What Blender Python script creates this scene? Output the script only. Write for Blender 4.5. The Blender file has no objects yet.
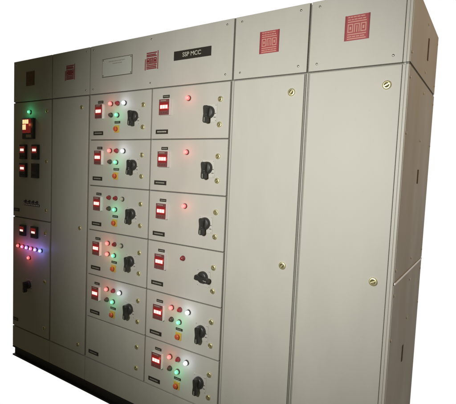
import bpy, bmesh, math, random
from mathutils import Matrix, Vector
random.seed(7)
S = bpy.context.scene
COL = S.collection

# ------------------------------------------------------------------ camera
cam_d = bpy.data.cameras.new('camera'); cam = bpy.data.objects.new('camera', cam_d); COL.objects.link(cam)
fw = Vector((-0.54568581, 0.83484605, -0.07251943)); rt = Vector((0.83455384, 0.54923829, 0.04309504)); up = Vector((-0.07580817, 0.03700501, 0.99643552))
cam.matrix_world = Matrix(((rt.x, up.x, -fw.x, 3.06301038), (rt.y, up.y, -fw.y, -1.70152268), (rt.z, up.z, -fw.z, 1.55312955), (0, 0, 0, 1)))
cam_d.sensor_fit = 'HORIZONTAL'; cam_d.sensor_width = 36; cam_d.lens = 409.24 / 456 * 36
cam_d.clip_start = 0.05; cam_d.clip_end = 200
S.camera = cam

# ------------------------------------------------------------------ surround: added blank white glow behind the cabinets, masked to spare their fronts, dim warm room in front
W = bpy.data.worlds.new('World'); S.world = W; W.use_nodes = True
nt = W.node_tree; nt.nodes.clear()
wo = nt.nodes.new('ShaderNodeOutputWorld'); bg = nt.nodes.new('ShaderNodeBackground')
tc = nt.nodes.new('ShaderNodeTexCoord'); sx = nt.nodes.new('ShaderNodeVectorMath'); sx.operation = 'DOT_PRODUCT'; sx.inputs[1].default_value = (-0.5475, 0.8368, 0.0)
mr = nt.nodes.new('ShaderNodeMapRange'); mr.inputs['From Min'].default_value = 0.42; mr.inputs['From Max'].default_value = 0.56
mx = nt.nodes.new('ShaderNodeMix'); mx.data_type = 'RGBA'
mx.inputs[6].default_value = (0.057, 0.051, 0.030, 1); mx.inputs[7].default_value = (1.0, 1.0, 1.0, 1)
nt.links.new(tc.outputs['Generated'], sx.inputs[0]); nt.links.new(sx.outputs['Value'], mr.inputs['Value'])
nt.links.new(mr.outputs[0], mx.inputs[0]); nt.links.new(mx.outputs[2], bg.inputs['Color']); nt.links.new(bg.outputs[0], wo.inputs[0])
bg.inputs['Strength'].default_value = 1.0

def area(name, loc, target, size, power, color):
    d = bpy.data.lights.new(name, 'AREA'); d.shape = 'DISK'; d.size = size; d.energy = power; d.color = color
    o = bpy.data.objects.new(name, d); COL.objects.link(o); o.location = loc
    o.rotation_euler = (Vector(target) - Vector(loc)).to_track_quat('-Z', 'Y').to_euler()
    return o
kd = bpy.data.lights.new('key_lamp', 'SPOT'); kd.energy = 226; kd.color = (1.0, 0.995, 0.975); kd.spot_size = math.radians(81); kd.spot_blend = 1.0; kd.shadow_soft_size = 0.10
ko = bpy.data.objects.new('key_lamp', kd); COL.objects.link(ko); ko.location = (2.34, -2.2, 1.80)
ko.rotation_euler = (Vector((2.13, 0, 1.50)) - ko.location).to_track_quat('-Z', 'Y').to_euler()
area('room_lamp', (4.6, 0.3, 3.0), (2.75, 0.4, 1.9), 0.6, 15, (1.0, 0.64, 0.32))

S.view_settings.view_transform = 'Standard'; S.view_settings.look = 'None'
S.view_settings.exposure = 0; S.view_settings.gamma = 1
S.render.engine = 'CYCLES'

# ------------------------------------------------------------------ materials
def mat(name, col, rough=0.5, metal=0.0, emit=None, es=0.0, var=0.0, bump=0.0, vscale=3.0, coat=0.0, spec=0.5, streak=False):
    m = bpy.data.materials.new(name); m.use_nodes = True; t = m.node_tree; b = t.nodes['Principled BSDF']
    b.inputs['Base Color'].default_value = (*col, 1); b.inputs['Roughness'].default_value = rough; b.inputs['Metallic'].default_value = metal
    b.inputs['Specular IOR Level'].default_value = spec
    if coat: b.inputs['Coat Weight'].default_value = coat
    if emit: b.inputs['Emission Color'].default_value = (*emit, 1); b.inputs['Emission Strength'].default_value = es
    if var or bump:
        g = t.nodes.new('ShaderNodeNewGeometry')
    if var:
        n = t.nodes.new('ShaderNodeTexNoise'); n.inputs['Scale'].default_value = vscale; n.inputs['Detail'].default_value = 5; n.inputs['Roughness'].default_value = 0.6
        if streak:
            mp = t.nodes.new('ShaderNodeMapping'); mp.inputs['Scale'].default_value = (1.6, 1.6, 0.5); t.links.new(g.outputs['Position'], mp.inputs[0]); t.links.new(mp.outputs[0], n.inputs['Vector'])
        else: t.links.new(g.outputs['Position'], n.inputs['Vector'])
        r = t.nodes.new('ShaderNodeMapRange'); r.inputs['From Min'].default_value = 0.3; r.inputs['From Max'].default_value = 0.7
        r.inputs['To Min'].default_value = 1 - var; r.inputs['To Max'].default_value = 1 + var * 0.6
        t.links.new(n.outputs['Fac'], r.inputs['Value'])
        h = t.nodes.new('ShaderNodeHueSaturation'); h.inputs['Color'].default_value = (*col, 1); t.links.new(r.outputs[0], h.inputs['Value'])
        # fine dust specks and grime
        n3 = t.nodes.new('ShaderNodeTexNoise'); n3.inputs['Scale'].default_value = 55; n3.inputs['Detail'].default_value = 3; t.links.new(g.outputs['Position'], n3.inputs['Vector'])
        r3 = t.nodes.new('ShaderNodeMapRange'); r3.inputs['From Min'].default_value = 0.66; r3.inputs['From Max'].default_value = 0.74; r3.inputs['To Max'].default_value = var * 1.6
        t.links.new(n3.outputs['Fac'], r3.inputs['Value'])
        mm = t.nodes.new('ShaderNodeMix'); mm.data_type = 'RGBA'; t.links.new(r3.outputs[0], mm.inputs[0]); t.links.new(h.outputs[0], mm.inputs[6])
        mm.inputs[7].default_value = (col[0] * 0.55, col[1] * 0.5, col[2] * 0.42, 1)
        t.links.new(mm.outputs[2], b.inputs['Base Color'])
        r2 = t.nodes.new('ShaderNodeMapRange'); r2.inputs['From Min'].default_value = 0.3; r2.inputs['From Max'].default_value = 0.7
        r2.inputs['To Min'].default_value = rough - 0.07; r2.inputs['To Max'].default_value = rough + 0.08
        t.links.new(n.outputs['Fac'], r2.inputs['Value']); t.links.new(r2.outputs[0], b.inputs['Roughness'])
    if bump:
        n2 = t.nodes.new('ShaderNodeTexNoise'); n2.inputs['Scale'].default_value = 420; n2.inputs['Detail'].default_value = 2; t.links.new(g.outputs['Position'], n2.inputs['Vector'])
        n4 = t.nodes.new('ShaderNodeTexNoise'); n4.inputs['Scale'].default_value = 2.2; n4.inputs['Detail'].default_value = 1; t.links.new(g.outputs['Position'], n4.inputs['Vector'])
        ad = t.nodes.new('ShaderNodeMath'); ad.operation = 'MULTIPLY_ADD'; ad.inputs[1].default_value = 22.0
        t.links.new(n4.outputs['Fac'], ad.inputs[0]); t.links.new(n2.outputs['Fac'], ad.inputs[2])
        bp = t.nodes.new('ShaderNodeBump'); bp.inputs['Strength'].default_value = bump; bp.inputs['Distance'].default_value = 0.0004
        t.links.new(ad.outputs[0], bp.inputs['Height']); t.links.new(bp.outputs[0], b.inputs['Normal'])
    return m
PAINT = mat('pebble grey powder coat', (0.50, 0.482, 0.418), 0.54, spec=0.35, var=0.06, bump=0.5, streak=True)
PAINT2 = mat('pebble grey frame', (0.45, 0.435, 0.375), 0.58, spec=0.3, var=0.05, bump=0.3)
INNER = mat('recessed frame paint', (0.30, 0.285, 0.235), 0.6, var=0.05)
GASKETL = mat('pale rubber gasket', (0.24, 0.23, 0.195), 0.8)
GASKET = mat('grey rubber gasket', (0.13, 0.122, 0.10), 0.8)
BLACKP = mat('black channel paint', (0.018, 0.018, 0.017), 0.55, var=0.1)
BLACK = mat('black plastic', (0.034, 0.034, 0.029), 0.42, var=0.08)
LABEL = mat('black engraved label', (0.028, 0.024, 0.018), 0.45)
TXT = mat('engraved lettering', (0.46, 0.44, 0.36), 0.6)
TXTD = mat('dim lettering', (0.30, 0.29, 0.24), 0.6)
BRASS = mat('yellow passivated lock', (0.78, 0.72, 0.42), 0.42, 0.85)
BRASSD = mat('lock slot', (0.20, 0.17, 0.08), 0.5, 0.4)
STEEL = mat('zinc screw', (0.55, 0.54, 0.48), 0.35, 1.0)
ESC = mat('brushed escutcheon', (0.54, 0.525, 0.465), 0.35, 0.0, var=0.05)
ALU = mat('aluminium plate', (0.56, 0.57, 0.50), 0.45, 0.0, var=0.06)
OUTL = mat('dark print', (0.07, 0.065, 0.045), 0.6)
CASE = mat('meter case pale rim', (0.82, 0.78, 0.76), 0.3)
MAROON = mat('maroon meter window', (0.14, 0.016, 0.018), 0.22, emit=(1, 0.07, 0.06), es=0.11)
FACE = mat('grey maroon meter face', (0.17, 0.065, 0.06), 0.35)
MAROOND = mat('dark meter window', (0.03, 0.014, 0.012), 0.25)
DIGIT = mat('lit red digits', (0.5, 0.1, 0.1), 0.3, emit=(1.0, 0.62, 0.56), es=1.7)
DIGRED = mat('lit red display ground', (0.3, 0.02, 0.02), 0.3, emit=(1.0, 0.09, 0.07), es=0.75)
ODIGIT = mat('lit orange digits', (0.5, 0.2, 0.05), 0.3, emit=(1.0, 0.60, 0.30), es=1.5)
BEZEL = mat('lamp bezel', (0.05, 0.045, 0.04), 0.35)
BEZR = mat('red lamp bezel', (0.20, 0.03, 0.03), 0.35)
YEL = mat('yellow stop plate', (0.62, 0.38, 0.07), 0.5)
ORG = mat('red orange mushroom', (0.60, 0.10, 0.035), 0.35, coat=0.3)
RED = mat('red emblem enamel', (0.34, 0.055, 0.06), 0.5)
REDD = mat('dark red emblem print', (0.24, 0.035, 0.035), 0.5)
PINK = mat('pale emblem strokes', (0.55, 0.27, 0.21), 0.5)
RED_SHADE = mat('shaded red emblem', (0.15, 0.06, 0.03), 0.5)  # red emblem and strokes, shade put into the colour as brown
STROKE_SHADE = mat('shaded red emblem strokes', (0.24, 0.13, 0.06), 0.5)
RUST = mat('rust brown slot', (0.16, 0.06, 0.04), 0.7)
LENS = {}
for k, base, em, es in (('red', (0.5, 0.05, 0.05), (1.0, 0.29, 0.27), 1.55), ('white', (0.8, 0.8, 0.8), (0.93, 0.93, 1.0), 2.6),
                        ('green', (0.05, 0.4, 0.2), (0.30, 1.0, 0.56), 1.2), ('violet', (0.5, 0.4, 0.7), (0.78, 0.62, 1.0), 2.0),
                        ('pink', (0.6, 0.2, 0.3), (1.0, 0.48, 0.60), 1.6), ('blue', (0.3, 0.4, 0.8), (0.62, 0.72, 1.0), 2.0)):
    LENS[k] = mat('lit %s lens' % k, base, 0.3, emit=em, es=es)
RIM = {}
for k, em, es in (('red', (1.0, 0.13, 0.11), 1.25), ('white', (0.80, 0.84, 1.0), 1.3), ('green', (0.10, 0.80, 0.38), 0.85), ('violet', (0.50, 0.30, 1.0), 1.3), ('pink', (1.0, 0.14, 0.35), 1.3), ('blue', (0.30, 0.42, 1.0), 1.5)):
    RIM[k] = mat('%s lens skirt' % k, (0.3, 0.3, 0.3), 0.3, emit=em, es=es)
LENS['red_off'] = mat('unlit red lens', (0.28, 0.025, 0.03), 0.2, coat=0.5)
LENS['white_off'] = mat('unlit clear lens', (0.50, 0.48, 0.36), 0.25, coat=0.5)
LENS['black_off'] = mat('dark button cap', (0.09, 0.05, 0.04), 0.3)

# ------------------------------------------------------------------ mesh helpers
class MB:
    def __init__(s): s.bm = bmesh.new(); s.mats = []
    def mi(s, m):
        if m not in s.mats: s.mats.append(m)
        return s.mats.index(m)
    def box(s, x0, x1, y0, y1, z0, z1, m, bev=0.0, seg=2):
        b = bmesh.new(); bmesh.ops.create_cube(b, size=1)
        for v in b.verts: v.co = Vector((x0 if v.co.x < 0 else x1, y0 if v.co.y < 0 else y1, z0 if v.co.z < 0 else z1))
        if bev: bmesh.ops.bevel(b, geom=list(b.edges), offset=bev, segments=seg, affect='EDGES', profile=0.6)
        s._add(b, m, bool(bev)); return s
    def _add(s, b, m, smooth=False, mtx=None):
        i = s.mi(m); b.normal_update(); vm = {}
        for v in b.verts: vm[v] = s.bm.verts.new(mtx @ v.co if mtx else v.co)
        for f in b.faces:
            try: nf = s.bm.faces.new([vm[v] for v in f.verts])
            except ValueError: continue
            nf.material_index = i; nf.smooth = smooth and min(f.calc_area() * 1e6, 1e9) < 25
        b.free()
    def lathe(s, x, z, prof, m, n=28, y=0.0, smooth=True):
        # prof: (radius, height out of the panel) ; axis is -Y
        i = s.mi(m); rings = []
        for r, h in prof:
            if r < 1e-6: rings.append([s.bm.verts.new((x, y - h, z))])
            else: rings.append([s.bm.verts.new((x + r * math.cos(2 * math.pi * k / n), y - h, z + r * math.sin(2 * math.pi * k / n))) for k in range(n)])
        for a, b in zip(rings, rings[1:]):
            for k in range(n):
                q = [a[k % len(a)], a[(k + 1) % len(a)], b[(k + 1) % len(b)], b[k % len(b)]]
                u = []
                for v in q:
                    if v not in u: u.append(v)
                if len(u) >= 3:
                    f = s.bm.faces.new(u); f.material_index = i; f.smooth = smooth
        return s
    def prism(s, pts, y0, y1, m, bev=0.0):
        b = bmesh.new(); vs = [b.verts.new((p[0], y0, p[1])) for p in pts]; f = b.faces.new(vs)
        e = bmesh.ops.extrude_face_region(b, geom=[f])
        for v in e['geom']:
            if isinstance(v, bmesh.types.BMVert): v.co.y = y1
        bmesh.ops.recalc_face_normals(b, faces=b.faces)
        if bev: bmesh.ops.bevel(b, geom=list(b.edges), offset=bev, segments=2, affect='EDGES')
        s._add(b, m, bool(bev)); return s
    def text(s, txt, x, z, h, y, m, w=None):
        c = bpy.data.curves.new('t', 'FONT'); c.body = txt; c.size = h * 1.4; c.extrude = 0.0004; c.offset = h * 0.02; c.align_x = 'CENTER'; c.align_y = 'CENTER'
        o = bpy.data.objects.new('t', c); COL.objects.link(o); bpy.context.view_layer.update()
        me = bpy.data.meshes.new_from_object(o.evaluated_get(bpy.context.evaluated_depsgraph_get()))
        xs = [v.co.x for v in me.vertices]; k = (w / (max(xs) - min(xs))) if w else 1
        b = bmesh.new(); b.from_mesh(me)
        s._add(b, m, False, Matrix(((k, 0, 0, x), (0, 0, -1, y), (0, 1, 0, z), (0, 0, 0, 1))))
        bpy.data.objects.remove(o); bpy.data.curves.remove(c); bpy.data.meshes.remove(me); return s
    def build(s, name, parent, label=None, rot=None):
        bmesh.ops.recalc_face_normals(s.bm, faces=s.bm.faces)
        me = bpy.data.meshes.new(name); s.bm.to_mesh(me); s.bm.free()
        for m in s.mats: me.materials.append(m)
        o = bpy.data.objects.new(name, me); COL.objects.link(o)
        if parent: o.parent = parent; o.matrix_parent_inverse = parent.matrix_world.inverted()
        if label: o['label'] = label
        return o
def thing(name, label, cat, loc, group=None):
    o = bpy.data.objects.new(name, None); COL.objects.link(o); o.location = loc; o.empty_display_size = 0.2
    o['label'] = label; o['category'] = cat
    if group: o['group'] = group
    bpy.context.view_layer.update(); return o

def glow(kind, x, z, h, power, color, size=0.004):
    d = bpy.data.lights.new(kind, 'POINT'); d.energy = power; d.color = color; d.shadow_soft_size = size
    o = bpy.data.objects.new(kind, d); COL.objects.link(o); o.location = (x, -h, z); return o

# ------------------------------------------------------------------ instruments (each one a sub-part of its door)
GC = {'red': (1, 0.10, 0.08), 'white': (0.72, 0.77, 1.0), 'green': (0.05, 1.0, 0.42), 'violet': (0.36, 0.22, 1.0), 'pink': (1, 0.14, 0.35), 'blue': (0.20, 0.24, 1.0)}
GP = {'red': 0.050, 'white': 0.085, 'green': 0.064, 'violet': 0.075, 'pink': 0.036, 'blue': 0.105}
def lamp(door, x, z, kind, label=None, r=0.0145, gain=1.0):
    m = MB()
    bz = BEZR if kind.startswith('red') or kind == 'pink' else BEZEL
    m.lathe(x, z, [(r, 0), (r, 0.005), (r * 0.93, 0.008), (r * 0.80, 0.008)], bz)
    m.lathe(x, z, [(r * 0.80, 0.007), (r * 0.78, 0.014), (r * 0.60, 0.019)], RIM.get(kind, LENS[kind]))
    m.lathe(x, z, [(r * 0.60, 0.019), (r * 0.34, 0.0215), (0, 0.0225)], LENS[kind])
    if not label:
        label = {'red_off': 'unlit dark red indicator lamp', 'white_off': 'unlit clear indicator lamp', 'black_off': None}.get(kind, 'lit %s indicator lamp' % kind)
    m.build('push_button' if kind == 'black_off' else 'indicator_lamp', door, label)
    if kind in GC: glow('%s_lamp_light' % kind, x, z, 0.044, GP[kind] * gain, GC[kind])

def lock(door, x, z, ang=0.0, r=0.0145):
    m = MB()
    m.lathe(x, z, [(r, 0), (r, 0.0035), (r * 0.86, 0.006), (r * 0.62, 0.006)], BRASS)
    m.lathe(x, z, [(r * 0.62, 0.006), (r * 0.58, 0.003), (0, 0.003)], BRASSD)
    a = ang; c, s_ = math.cos(a), math.sin(a); w, l = 0.0022, r * 0.56
    m.prism([(x + c * u - s_ * v, z + s_ * u + c * v) for u, v in ((-l, -w), (l, -w), (l, w), (-l, w))], -0.0031, -0.0075, BRASS)
    m.build('lock', door)
def screw(parent, x, z, y=0.0, r=0.0055, m_=None):
    m = MB(); m.lathe(x, z, [(r, 0), (r * 0.9, 0.0018), (r * 0.5, 0.0028), (0, 0.003)], m_ or STEEL, 14, y)
    m.box(x - r * 0.75, x + r * 0.75, y - 0.0034, y - 0.0022, z - 0.0006, z + 0.0006, BRASSD)
    m.build('screw', parent)
def tag_plate(door, x0, x1, z0, z1, rows=1, name='label_plate', tm=None):
    m = MB(); m.box(x0, x1, -0.0022, 0.0, z0, z1, LABEL, 0.0006, 1)
    w = x1 - x0; h = z1 - z0
    n = max(3, int(w / 0.009)); cx = x0 + w * 0.14
    rnd = random.Random(int(x0 * 1e4 + z0 * 1e3))
    for r_ in range(rows):
        cx = x0 + w * 0.14
        zc = z0 + h * (r_ + 0.5) / rows
        while cx < x1 - w * 0.16:
            l = rnd.uniform(0.0035, 0.0065)
            m.box(cx, min(cx + l, x1 - w * 0.1), -0.0029, -0.0021, zc - h * 0.15 / rows, zc + h * 0.15 / rows, tm or TXTD); cx += l + 0.0022
    m.build(name, door)
def seven(m, x0, x1, z0, z1, y, mt, digits):
    # chunky seven-segment figures
    seg = {'0': 'abcdef', '1': 'bc', '2': 'abged', '3': 'abgcd', '4': 'fgbc', '5': 'afgcd', '6': 'afgedc', '7': 'abc', '8': 'abcdefg', '9': 'abcdfg', '-': 'g'}
    n = len(digits); cw = (x1 - x0) / n; zc = (z0 + z1) / 2
    for i, d in enumerate(digits):
        a, b = x0 + cw * (i + 0.10), x0 + cw * (i + 0.90); t = cw * 0.27
        for s_ in seg[d]:
            r = {'a': (a, b, z1 - t, z1), 'd': (a, b, z0, z0 + t), 'g': (a, b, zc - t / 2, zc + t / 2), 'f': (a, a + t, zc, z1), 'b': (b - t, b, zc, z1), 'e': (a, a + t, z0, zc), 'c': (b - t, b, z0, zc)}[s_]
            m.box(r[0], r[1], y - 0.0008 - 0.0001 * 'abcdefg'.index(s_), y, r[2], r[3], mt)
def meter(door, x0, x1, z0, z1, h=0.018, lit=True, digits='000', dz=(0.41, 0.62), light=0.010):
    m = MB(); m.box(x0, x1, -h, 0, z0, z1, CASE, 0.0012)
    w = x1 - x0; H = z1 - z0
    m.box(x0 + 0.001, x1 - 0.0015, -h - 0.0014, -h + 0.0008, z0 + 0.001, z1 - 0.001, FACE, 0.0006, 1)
    m.box(x0 + w * 0.07, x1 - w * 0.07, -h - 0.0020, -h - 0.001, z0 + H * 0.28, z0 + H * 0.80, MAROON)
    m.box(x0 + w * 0.16, x1 - w * 0.30, -h - 0.0020, -h - 0.001, z0 + H * 0.87, z0 + H * 0.92, TXTD)
    a, b = z0 + H * dz[0], z0 + H * dz[1]
    m.box(x0 + w * 0.13, x1 - w * 0.13, -h - 0.0026, -h - 0.0019, a - H * 0.02, b + H * 0.02, DIGRED)
    seven(m, x0 + w * 0.14, x1 - w * 0.14, a, b, -h - 0.0025, DIGIT, digits)
    for k in range(3): m.lathe(x0 + w * (0.28 + 0.22 * k), z0 + H * 0.15, [(0.003, 0), (0.003, 0.0012), (0, 0.0014)], BEZEL, 12, -h - 0.0013)
    m.build('digital_meter', door)
    if light: glow('meter_display_light', (x0 + x1) / 2, (z0 + z1) / 2, h + 0.035, light, (1, 0.16, 0.12), 0.006)
def dark_meter(door, x0, x1, z0, z1, lit=True, slot=0.62, light=0.006):
    m = MB(); h = 0.02; w = x1 - x0; H = z1 - z0
    m.box(x0, x1, -h, 0, z0, z1, BLACK, 0.002)
    if lit:
        m.box(x0 + w * 0.1, x1 - w * 0.08, -h - 0.0015, -h + 0.001, z0 + H * 0.42, z1 - H * 0.14, MAROON, 0.0006, 1)
        seven(m, x0 + w * 0.22, x1 - w * 0.16, z0 + H * (slot - 0.07), z0 + H * (slot + 0.09), -h - 0.0014, DIGIT, '000')
    else: m.box(x0 + w * 0.1, x1 - w * 0.1, -h - 0.0015, -h + 0.001, z0 + H * 0.42, z1 - H * 0.10, MAROOND, 0.0006, 1)
    for k in range(3): m.box(x0 + w * (0.16 + 0.25 * k), x0 + w * (0.32 + 0.25 * k), -h - 0.002, -h + 0.001, z0 + H * 0.14, z0 + H * 0.24, MAROOND, 0.0005, 1)
    m.build('digital_meter', door, None if lit else 'unlit black meter')
    if lit: glow('meter_display_light', (x0 + x1) / 2, z0 + H * slot, h + 0.03, light, (1, 0.2, 0.15), 0.006)
def stop(door, x, z):
    m = MB(); m.box(x - 0.021, x + 0.021, -0.003, 0, z - 0.022, z + 0.022, YEL, 0.001, 1)
    m.lathe(x, z, [(0.011, 0.003), (0.011, 0.010), (0.0145, 0.012), (0.0145, 0.017), (0.011, 0.0205), (0, 0.0215)], ORG)
    m.build('stop_button', door)
def handle(door, x, z, ang=0.0, s=0.86):
    m = MB()
    m.box(x - 0.046 * s, x + 0.052 * s, -0.0025, 0, z - 0.058 * s, z + 0.048 * s, ESC, 0.001, 1)
    for dx, dz_ in ((-0.039, 0.040), (0.045, 0.040), (-0.039, -0.051), (0.045, -0.051)): m.lathe(x + dx * s, z + dz_ * s, [(0.0028, 0.0025), (0.0025, 0.0036), (0, 0.004)], STEEL, 10)
    for k in (-0.032, -0.010): m.box(x + 0.030 * s, x + 0.046 * s, -0.0032, -0.0024, z + k * s, z + (k + 0.004) * s, OUTL)
    m.build('handle_plate', door)
    m = MB()
    m.lathe(x, z, [(0.037 * s, 0.0025), (0.037 * s, 0.013), (0.034 * s, 0.019), (0.027 * s, 0.022), (0, 0.022)], BLACK, 36)
    c, q = math.cos(ang), math.sin(ang)
    R = lambda u, v: (x + (c * u - q * v) * s, z + (q * u + c * v) * s)
    # grip: a waisted blade, longer towards its pointing end (down at ang 0)
    m.prism([R(*p) for p in ((-0.013, 0.034), (0.013, 0.034), (0.016, 0.024), (0.011, -0.018), (0.014, -0.030), (0.015, -0.058), (0.010, -0.066), (-0.010, -0.066), (-0.015, -0.058), (-0.014, -0.030), (-0.011, -0.018), (-0.016, 0.024))], -0.019, -0.046, BLACK, 0.003)
    a, b, d, e = R(-0.0014, -0.060), R(0.0014, -0.060), R(0.0014, -0.036), R(-0.0014, -0.036)
    m.prism([a, b, d, e], -0.0459, -0.0468, TXT)
    m.build('rotary_handle', door)

def emblem(parent, x, z, style, s=0.1):
    m = MB(); h = s / 2
    if style == 'print': ground, ink, y0 = None, REDD, -0.0012
    elif style == 'brown': ground, ink, y0 = RED_SHADE, STROKE_SHADE, -0.0022  # same red emblem, with the dim light painted in
    else: ground, ink, y0 = RED, PINK, -0.0022
    def bar(a, b, c, d, mt=None): m.box(x - h + a * s, x - h + b * s, y0 - 0.0009, y0 + 0.0008 if ground else 0.0, z - h + c * s, z - h + d * s, mt or ink)
    if ground:
        m.box(x - h, x + h, -0.002, 0, z - h, z + h, ground, 0.0008, 1)
        m.box(x - h, x - h + 0.06 * s, -0.0026, -0.0019, z - h, z + h, REDD if style == 'red' else RED_SHADE)
        m.box(x + h - 0.06 * s, x + h, -0.0026, -0.0019, z - h, z + h, REDD if style == 'red' else RED_SHADE)
    else:
        bar(0, 0.05, 0, 0.62); bar(0.95, 1, 0, 1)
    w = 0.042 if ground else 0.062
    L, Rr = 0.12, 0.88
    # top: two close rows of small lettering, then a rule
    for zc in (0.925, 0.825):
        a = L
        while a < Rr - 0.05:
            q = random.choice((0.09, 0.13, 0.17)); bar(a, min(a + q, Rr), zc - w / 2, zc + w / 2); a += q + 0.02
    bar(L, Rr, 0.715, 0.715 + w)
    # middle: three tall block figures standing close together
    for a, kind in ((0.12, 'l'), (0.385, 'm'), (0.65, 'r')):
        e = a + 0.23
        bar(a, a + w, 0.31, 0.66); bar(e - w, e, 0.31, 0.66)
        for zc in ((0.31, 0.66 - w) if kind != 'm' else (0.66 - w,)): bar(a + w + 0.001, e - w - 0.001, zc, zc + w)
        if kind == 'm': bar(a + 0.093, e - 0.093, 0.31, 0.59 - w * 0.2)
        else: bar(a + 0.08, e - 0.08, 0.42, 0.55)
    # foot: a rule and two rows of lettering
    bar(L, Rr, 0.215, 0.215 + w)
    a = L
    while a < Rr - 0.05:
        q = random.choice((0.09, 0.14, 0.18)); bar(a, min(a + q, Rr), 0.125, 0.125 + w); a += q + 0.02
    bar(L, Rr, 0.04, 0.04 + w)
    m.build('emblem_plate', parent)

# ------------------------------------------------------------------ cabinet carcass
ZT, ZH, ZB, ZP, Z0, D = 2.297, 2.0, 0.30, 0.137, 0.059, 0.71
FY = 0.013            # recessed frame behind the doors
def carcass(t, x0, x1, lm=0.008, rm=0.008, post=False):
    m = MB(); m.box(x0 + 0.0008, x1 - 0.0008, FY, D, ZP, ZT - 0.003, PAINT2, 0.002)
    m.build('cabinet_body', t)
    # dark gasket lines round the door openings
    m = MB(); m.box(x0 + 0.0008, x1 - 0.0008, 0.02, D - 0.02, Z0, ZP - 0.001, BLACKP)
    m.box(x0 + 0.0004, x1 - 0.0004, 0.002, 0.02, Z0, Z0 + 0.010, BLACKP); m.box(x0 + 0.0004, x1 - 0.0004, 0.002, 0.02, ZP - 0.012, ZP - 0.0015, BLACKP)
    m.build('base_channel', t)
    m = MB(); m.box(x0 + 0.002, x1 - 0.002, 0.001, FY + 0.001, ZP + 0.001, ZB - 0.004, PAINT, 0.002); m.build('skirt_panel', t)
def door(t, x0, x1, z0, z1, label=None, name='door', bev=0.0028, gk=None):
    gk = gk or (GASKETL if (z1 - z0 > 1 and x0 > 1) else GASKET)
    m = MB(); m.box(x0, x1, 0.0, 0.0115, z0, z1, PAINT, bev, 3)
    # rubber gasket behind the leaf edge
    ge = 0.006 if gk is GASKETL else 0.0028
    m.box(x0 - ge, x1 + ge, 0.0075 if gk is GASKETL else 0.0116, FY - 0.0002, z0 - 0.0028, z1 + 0.0028, gk)
    return m.build(name, t, label)
def header(t, x0, x1, cols):
    h = door(t, x0, x1, ZH + 0.004, ZT, name='header_panel')
    for c in cols:
        for zz in (2.033, 2.272): screw(h, c, zz)
    return h

# ------------------------------------------------------------------ 1: meter cabinet, far left
t = thing('switchgear_cabinet', 'narrow cabinet at the far left end with black meters and a row of coloured lamps', 'cabinet', (0.24, 0.35, Z0), 'cabinets of the switchboard row')
X0, XA = 0.0, 0.478
carcass(t, X0, XA); h = header(t, X0 + 0.003, XA - 0.005, (0.035, 0.44)); emblem(h, 0.218, 2.16, 'brown')
d = door(t, X0 + 0.003, XA - 0.009, 1.154, ZH - 0.004, 'upper door with process controller and four small meters')
lamp(d, 0.222, 1.922, 'green', gain=0.9)
m = MB(); m.box(0.150, 0.286, -0.022, 0, 1.730, 1.878, BLACK, 0.003)
m.box(0.158, 0.262, -0.0235, -0.021, 1.772, 1.872, MAROON, 0.001, 1)
seven(m, 0.150 + 0.010, 0.236, 1.838, 1.866, -0.0234, ODIGIT, '888'); seven(m, 0.150 + 0.010, 0.204, 1.796, 1.832, -0.0234, ODIGIT, '88')
m.box(0.205, 0.268, -0.0235, -0.021, 1.740, 1.760, TXTD, 0.001, 1)
m.build('process_controller', d, 'black controller with lit orange figures'); glow('controller_display_light', 0.20, 1.835, 0.06, 0.03, (1, 0.25, 0.10), 0.01)
dark_meter(d, 0.112, 0.186, 1.584, 1.690); dark_meter(d, 0.266, 0.340, 1.584, 1.690); dark_meter(d, 0.112, 0.190, 1.452, 1.556); dark_meter(d, 0.264, 0.338, 1.452, 1.556, lit=False)
m = MB()
m.box(0.150, 0.345, -0.0016, 0, 1.246, 1.264, LABEL, 0.0005, 1)
for k in range(9): m.box(0.156 + k * 0.0208, 0.170 + k * 0.0208, -0.0024, -0.0015, 1.251, 1.259, CASE)
m.build('label_plate', d, 'narrow strip with pale dashes')
for k in range(4):
    m = MB(); x = 0.172 + k * 0.048; m.lathe(x, 1.277, [(0.011, 0), (0.011, 0.004), (0.006, 0.006), (0.004, 0.014), (0.004, 0.018), (0, 0.019)], BLACK, 16); m.build('toggle_switch', d)
tag_plate(d, 0.012, 0.088, 1.192, 1.216)
for z in (1.921, 1.572, 1.229): lock(d, 0.423, z, 0.8)
d = door(t, X0 + 0.003, XA - 0.009, ZB + 0.004, 1.146, 'lower door with violet lamp row and a black handle')
dark_meter(d, 0.118, 0.182, 1.018, 1.098, slot=0.50); dark_meter(d, 0.264, 0.334, 1.018, 1.102, slot=0.50, light=0.01)
for x, k in ((0.088, 'red'), (0.146, 'pink'), (0.202, 'violet'), (0.256, 'pink'), (0.312, 'violet'), (0.374, 'blue')): lamp(d, x, 0.935, k, gain=1.0)
lamp(d, 0.228, 0.863, 'red')
handle(d, 0.222, 0.660, 0.0, 0.78)
tag_plate(d, 0.012, 0.078, 0.346, 0.370)
for z in (1.064, 0.717, 0.377): lock(d, 0.418, z, 0.6)

# ------------------------------------------------------------------ 2: blank cabinet
t = thing('switchgear_cabinet', 'narrow shadowed cabinet with one tall blank door, between the meter cabinet and the switch doors', 'cabinet', (0.675, 0.35, Z0), 'cabinets of the switchboard row')
XB = 0.873
carcass(t, XA, XB); h = header(t, XA + 0.005, XB - 0.005, (0.512, 0.838)); emblem(h, 0.672, 2.16, 'print')
d = door(t, XA + 0.009, XB - 0.012, ZB + 0.004, ZH - 0.004, 'tall blank door with three locks')
for z in (1.927, 1.146, 0.361): lock(d, 0.800, z, 0.4)

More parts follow.
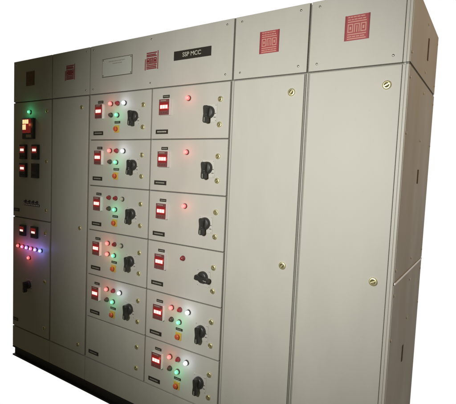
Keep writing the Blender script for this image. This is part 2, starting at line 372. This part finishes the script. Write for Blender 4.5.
# ------------------------------------------------------------------ 3: feeder cabinet, two columns of six small doors
t = thing('switchgear_cabinet', 'widest cabinet, two columns of small switch doors under a black SSP MCC nameplate', 'cabinet', (1.41, 0.35, Z0), 'cabinets of the switchboard row')
XD = 1.947
carcass(t, XB, XD); h = header(t, XB + 0.005, XD - 0.005, (0.908, 1.397, 1.903)); emblem(h, 1.402, 2.155, 'print')
m = MB(); m.box(0.990, 1.250, -0.0015, 0, 2.097, 2.207, OUTL, 0.0005, 1); m.box(0.9935, 1.2465, -0.0024, -0.001, 2.1005, 2.2035, ALU)
for zz, a, b in ((2.186, 1.05, 1.19), (2.172, 1.085, 1.165)):
    c = a
    while c < b: l = random.uniform(0.006, 0.013); m.box(c, min(c + l, b), -0.0029, -0.0023, zz - 0.0025, zz + 0.0025, TXTD); c += l + 0.004
for sx_, sz in ((1.000, 2.107), (1.240, 2.107), (1.000, 2.197), (1.240, 2.197)): m.lathe(sx_, sz, [(0.004, 0.002), (0.0035, 0.0035), (0, 0.004)], OUTL, 12)
m.build('rating_plate', h, 'pale metal plate with worn small print')
m = MB(); m.box(1.566, 1.812, -0.003, 0, 2.135, 2.183, LABEL, 0.0008, 1); m.text('SSP MCC', 1.688, 2.159, 0.022, -0.0034, TXT, 0.122); m.build('nameplate', h, 'black plate lettered SSP MCC')
ZR = [2.0, 1.7185, 1.432, 1.149, 0.860, 0.580, 0.300]
full = {(0, 0): ('red', 'white', 'black_off'), (0, 1): ('red', 'white', 'black_off'), (0, 2): ('red_off', 'white_off', 'black_off'), (0, 3): ('red', 'white_off', 'red'), (0, 4): ('red', 'white', 'black_off'),
        (1, 4): ('red', 'white', 'black_off'), (1, 5): ('red', 'white', 'black_off')}
desc = {(0, 0): 'top left small door with white lamp lit', (0, 1): 'second left small door with white lamp lit', (0, 2): 'third left small door with only the green lamp lit', (0, 3): 'fourth left small door with two red lamps lit', (0, 4): 'fifth left small door with white and green lamps lit', (0, 5): 'bottom left small door with no instruments but a label',
        (1, 0): 'top right small door with a meter and one red lamp', (1, 1): 'second right small door with a meter and one red lamp', (1, 2): 'third right small door with a meter and one red lamp', (1, 3): 'fourth right small door with its handle turned sideways', (1, 4): 'fifth right small door with white and green lamps lit', (1, 5): 'bottom right small door with white and green lamps lit'}
for c in (0, 1):
    dx = 0.0 if c == 0 else 0.532
    for r in range(6):
        T, B = ZR[r], ZR[r + 1]
        a, b = (XB + 0.012, 1.4075) if c == 0 else (1.4165, XD - 0.012)
        d = door(t, a, b, B + 0.003, T - 0.003, desc[(c, r)])
        lx = 1.348 if c == 0 else 1.880
        if r == 5 and c == 0:
            lock(d, lx, 0.495, 1.2); lock(d, lx, 0.366, 0.3)
            tag_plate(d, 0.912, 1.008, 0.338, 0.362); continue
        lock(d, lx, T - 0.085 - (0.003 * (r % 2)), random.uniform(-0.5, 1.6)); lock(d, lx, T - 0.211, random.uniform(-0.5, 1.6))
        mx0, mx1 = (0.950, 1.018) if c == 0 else (1.484, 1.560)
        mm = (mx0 + mx1) / 2
        meter(d, mx0, mx1, T - 0.153, T - 0.066, digits='888', light=0.018)
        tag_plate(d, mm - 0.026, mm + 0.022, T - 0.058, T - 0.042)
        tag_plate(d, 0.920 + (0.53 if c else 0), 1.010 + (0.53 if c else 0), T - 0.252, T - 0.228, tm=TXT if (c, r) == (1, 0) else None)
        if (c, r) in full:
            r1, wh, dk = full[(c, r)]
            lamp(d, 1.080 + dx, T - 0.066, r1); lamp(d, 1.138 + dx, T - 0.066, 'red_off'); lamp(d, 1.197 + dx, T - 0.067, wh)
            lamp(d, 1.081 + dx, T - 0.133, dk); lamp(d, 1.137 + dx, T - 0.135, 'green')
            tag_plate(d, 1.112 + dx, 1.160 + dx, T - 0.184, T - 0.170)
            stop(d, 1.132 + dx, T - 0.217)
        else:
            lamp(d, 1.678, T - 0.069, 'red' if r < 3 else 'red_off')
        hx = 1.279 if c == 0 else 1.818
        handle(d, hx, T - 0.148, math.radians(82) if (c, r) == (1, 3) else math.radians(random.uniform(-6, 3)))

# ------------------------------------------------------------------ 4 and 5: tall blank cabinets on the right
t = thing('switchgear_cabinet', 'pale cabinet with a tall blank door, directly right of the small switch doors', 'cabinet', (2.14, 0.35, Z0), 'cabinets of the switchboard row')
XE = 2.335
carcass(t, XD, XE); h = header(t, XD + 0.005, XE - 0.005, (1.988, 2.290)); emblem(h, 2.140, 2.158, 'red')
d = door(t, XD + 0.010, XE - 0.013, ZB + 0.004, ZH - 0.004, 'tall blank door with three brass locks')
for z in (1.921, 1.135, 0.36): lock(d, 2.265, z, 0.9, 0.0175)

t = thing('switchgear_cabinet', 'rightmost cabinet, tall blank door and brown-lit side wall showing its depth', 'cabinet', (2.54, 0.35, Z0), 'cabinets of the switchboard row')
XF = 2.751
carcass(t, XE, XF - 0.0025); h = header(t, XE + 0.005, XF - 0.0275, (2.376, 2.688)); emblem(h, 2.540, 2.162, 'red')
d = door(t, XE + 0.012, XF - 0.0275, ZB + 0.004, ZH - 0.004, 'tall blank door at the right end with three brass locks')
for z in (1.921, 1.135, 0.36): lock(d, 2.672, z, 0.5, 0.0175)
m = MB()
for za, zb in ((ZP, ZH - 0.004), (ZH + 0.004, ZT - 0.001)):
    m.box(XF - 0.0258, XF - 0.0142, 0.0014, FY + 0.0005, za, zb, PAINT, 0.0018, 3); m.box(XF - 0.0134, XF - 0.0028, 0.0, FY + 0.0006, za, zb, PAINT, 0.0022, 3)
m.box(XF - 0.0145, XF - 0.0131, 0.006, FY + 0.0003, ZP, ZT - 0.002, GASKETL)
m.build('corner_post', t)
def sscrew(p, y, z, r=0.0065):
    b = MB(); b.lathe(0, 0, [(r, 0), (r * 0.9, 0.002), (r * 0.5, 0.003), (0, 0.0033)], CASE, 14)
    for v in b.bm.verts: v.co = Vector((XF - v.co.y, y + v.co.x, z + v.co.z))
    b.build('screw', p)
for z0, z1, sl, nm in ((ZH + 0.005, ZT, (0.405, 2.106, 2.204), 'upper'), (1.143, ZH - 0.005, (0.378, 1.538, 1.603), 'middle'), (ZP, 1.131, (0.322, 0.706, 0.782), 'lower')):
    m = MB(); m.box(XF - 0.0024, XF, 0.004, D, z0, z1, PAINT, 0.0011, 1)
    p = m.build('side_panel', t, '%s side panel' % nm)
    m = MB(); m.box(XF - 0.001, XF + 0.0022, sl[0] - 0.010, sl[0] + 0.010, sl[1], sl[2], RUST if nm != 'lower' else GASKET)
    m.build('latch_slot', p)
    zz = [z0 + 0.045] + ([z1 - 0.045] if nm != 'upper' else [])
    if nm == 'upper': zz = [z0 + 0.04, z1 - 0.04]
    if nm == 'middle': zz.append(z1 - 0.26)
    if nm == 'lower': zz.append(0.90)
    for z in zz:
        for y in (0.024, 0.372, 0.688): sscrew(p, y, z)
m = MB(); m.box(XF - 0.0022, XF + 0.0035, 0.012, D - 0.01, 1.1325, 1.1415, CASE, 0.001, 1); m.build('joint_strip', t)
m = MB(); m.box(XF - 0.0075, XF - 0.0028, 0.006, D - 0.003, ZH - 0.0048, ZH + 0.0048, GASKET); m.build('joint_gasket', t)
